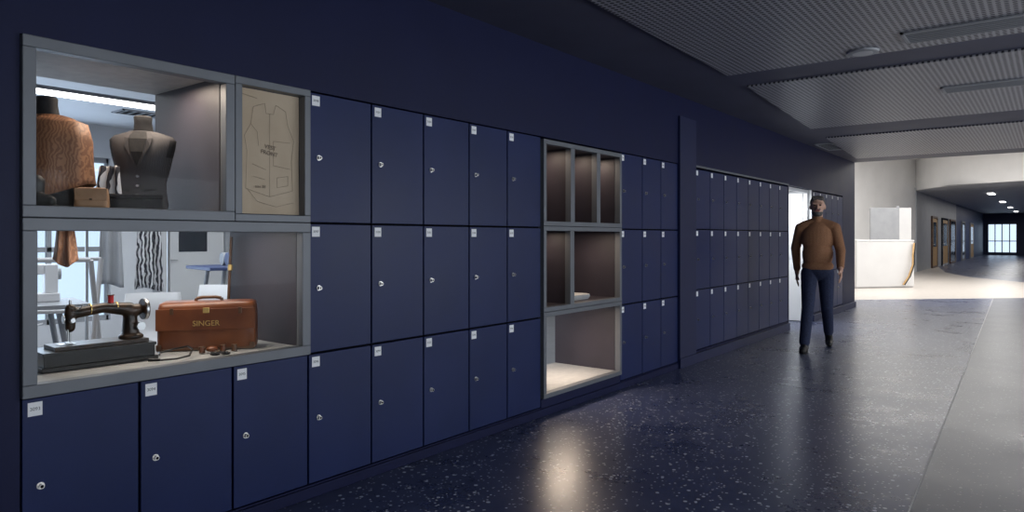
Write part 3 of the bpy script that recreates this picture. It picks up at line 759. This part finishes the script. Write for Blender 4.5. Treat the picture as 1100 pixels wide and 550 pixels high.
def hand(wx, wy, wz, sx, tilt):
    # tilt: forward swing of the hand about the wrist (x axis)
    R_ = Matrix.Rotation(tilt, 4, 'X'); T_ = Matrix.Translation((wx, wy, wz))
    A = T_ @ R_
    def q(x, y, z_): return tuple(A @ Vector((x, y, z_)))
    out = [('c',q(0,0,.03),q(0,-.006,-.01),.030,.027,K),
           ('c',q(0,-.022,-.025),q(sx*.003,-.030,-.085),.019,.015,K), ('c',q(0,.012,-.025),q(sx*.003,.024,-.080),.019,.015,K),
           ('c',q(0,-.004,-.02),q(sx*.003,-.004,-.085),.020,.016,K)]
    for i, L_ in enumerate([.068, .078, .072, .056]):
        y_ = -.037+i*.0235
        out += [('c',q(sx*.003,y_,-.088),q(-sx*.004,y_-.006,-.088-L_*.5),.0095,.0088,K), ('c',q(-sx*.004,y_-.006,-.088-L_*.5),q(-sx*.018,y_-.010,-.088-L_),.0088,.0075,K)]
    out += [('c',q(0,-.030,-.02),q(-sx*.012,-.060,-.055),.014,.011,K), ('c',q(-sx*.012,-.060,-.055),q(-sx*.020,-.066,-.088),.011,.009,K)]
    return out
pr += hand(.235,-.225,.935, 1, rad(-28)) + hand(-.225,.150,.885, -1, 0)
body = blob('body', pr, .0055, 2, parent=e)
for vtx in body.data.vertices:
    if vtx.co.z < .004: vtx.co.z = .004
m = MB()
m.loft([(.001,.046,.135,-.144,-.335),(.018,.049,.138,-.144,-.335)], 'shoe', 32)
m.build('sole', e)

# ------------------------------------------------------------ lights
def area(name, loc, rot, sx, sy, power, col):
    l = bpy.data.lights.new(name, 'AREA'); l.shape = 'RECTANGLE'; l.size = sx; l.size_y = sy; l.energy = power; l.color = col
    o = bpy.data.objects.new(name, l); scene.collection.objects.link(o); o.location = loc; o.rotation_euler = rot
    return o
for i, (yc, pw) in enumerate(((-1.5, 42), (2.0, 54), (5.5, 66), (9.0, 90))):
    area('window_daylight', (6.98, yc, 1.35), (0, rad(90), 0), 1.6, 2.9, pw, (.90, .94, 1))
area('atrium_skylight', (1, 20, 4.15), (0,0,0), 9, 8, 850, (1, .98, .95))
area('corridor_light', (1, 44, 3.0), (0,0,0), 1.0, 24, 200, (1, .97, .93))
area('sewing_room_light', (-3.6, 3.5, 2.40), (0,0,0), 3.5, 6, 125, (.92, .96, 1))
area('sewing_window_light', (-6.4, 1.8, 1.4), (0, rad(-90), 0), 1.9, 3.6, 60, (.62, .78, 1))
area('vestibule_light', (-.33, 10.55, 2.01), (0,0,0), .4, .8, 30, (.92, .96, 1))
WARM = (1, .80, .63)
area('case_lamp', (-.25, 1.40, 1.995), (0,0,0), .2, .3, 4.5, (1,.82,.66))
area('case_lamp', (-.30, 1.55, 1.335), (0,0,0), .2, .7, 4.5, (1,.88,.76))
for k in range(3): area('case_lamp', (-.20, y0+th*(k+.5), zz[3]-.045), (0,0,0), .08, .06, 1.35, WARM)
area('case_lamp', (-.20, y0+th*.5, zz[2]-.045), (0,0,0), .08, .06, 1.0, WARM)
area('case_lamp', (-.20, y0+th*2, zz[2]-.045), (0,0,0), .1, .15, 3.0, WARM)
area('case_lamp', (-.20, y0+th*1.5, zz[1]-.045), (0,0,0), .15, .4, 7.0, WARM)

wd = bpy.data.worlds.new('world'); scene.world = wd; wd.use_nodes = True
bg = wd.node_tree.nodes['Background']; bg.inputs[0].default_value = (.62, .78, 1, 1); bg.inputs[1].default_value = 1.3
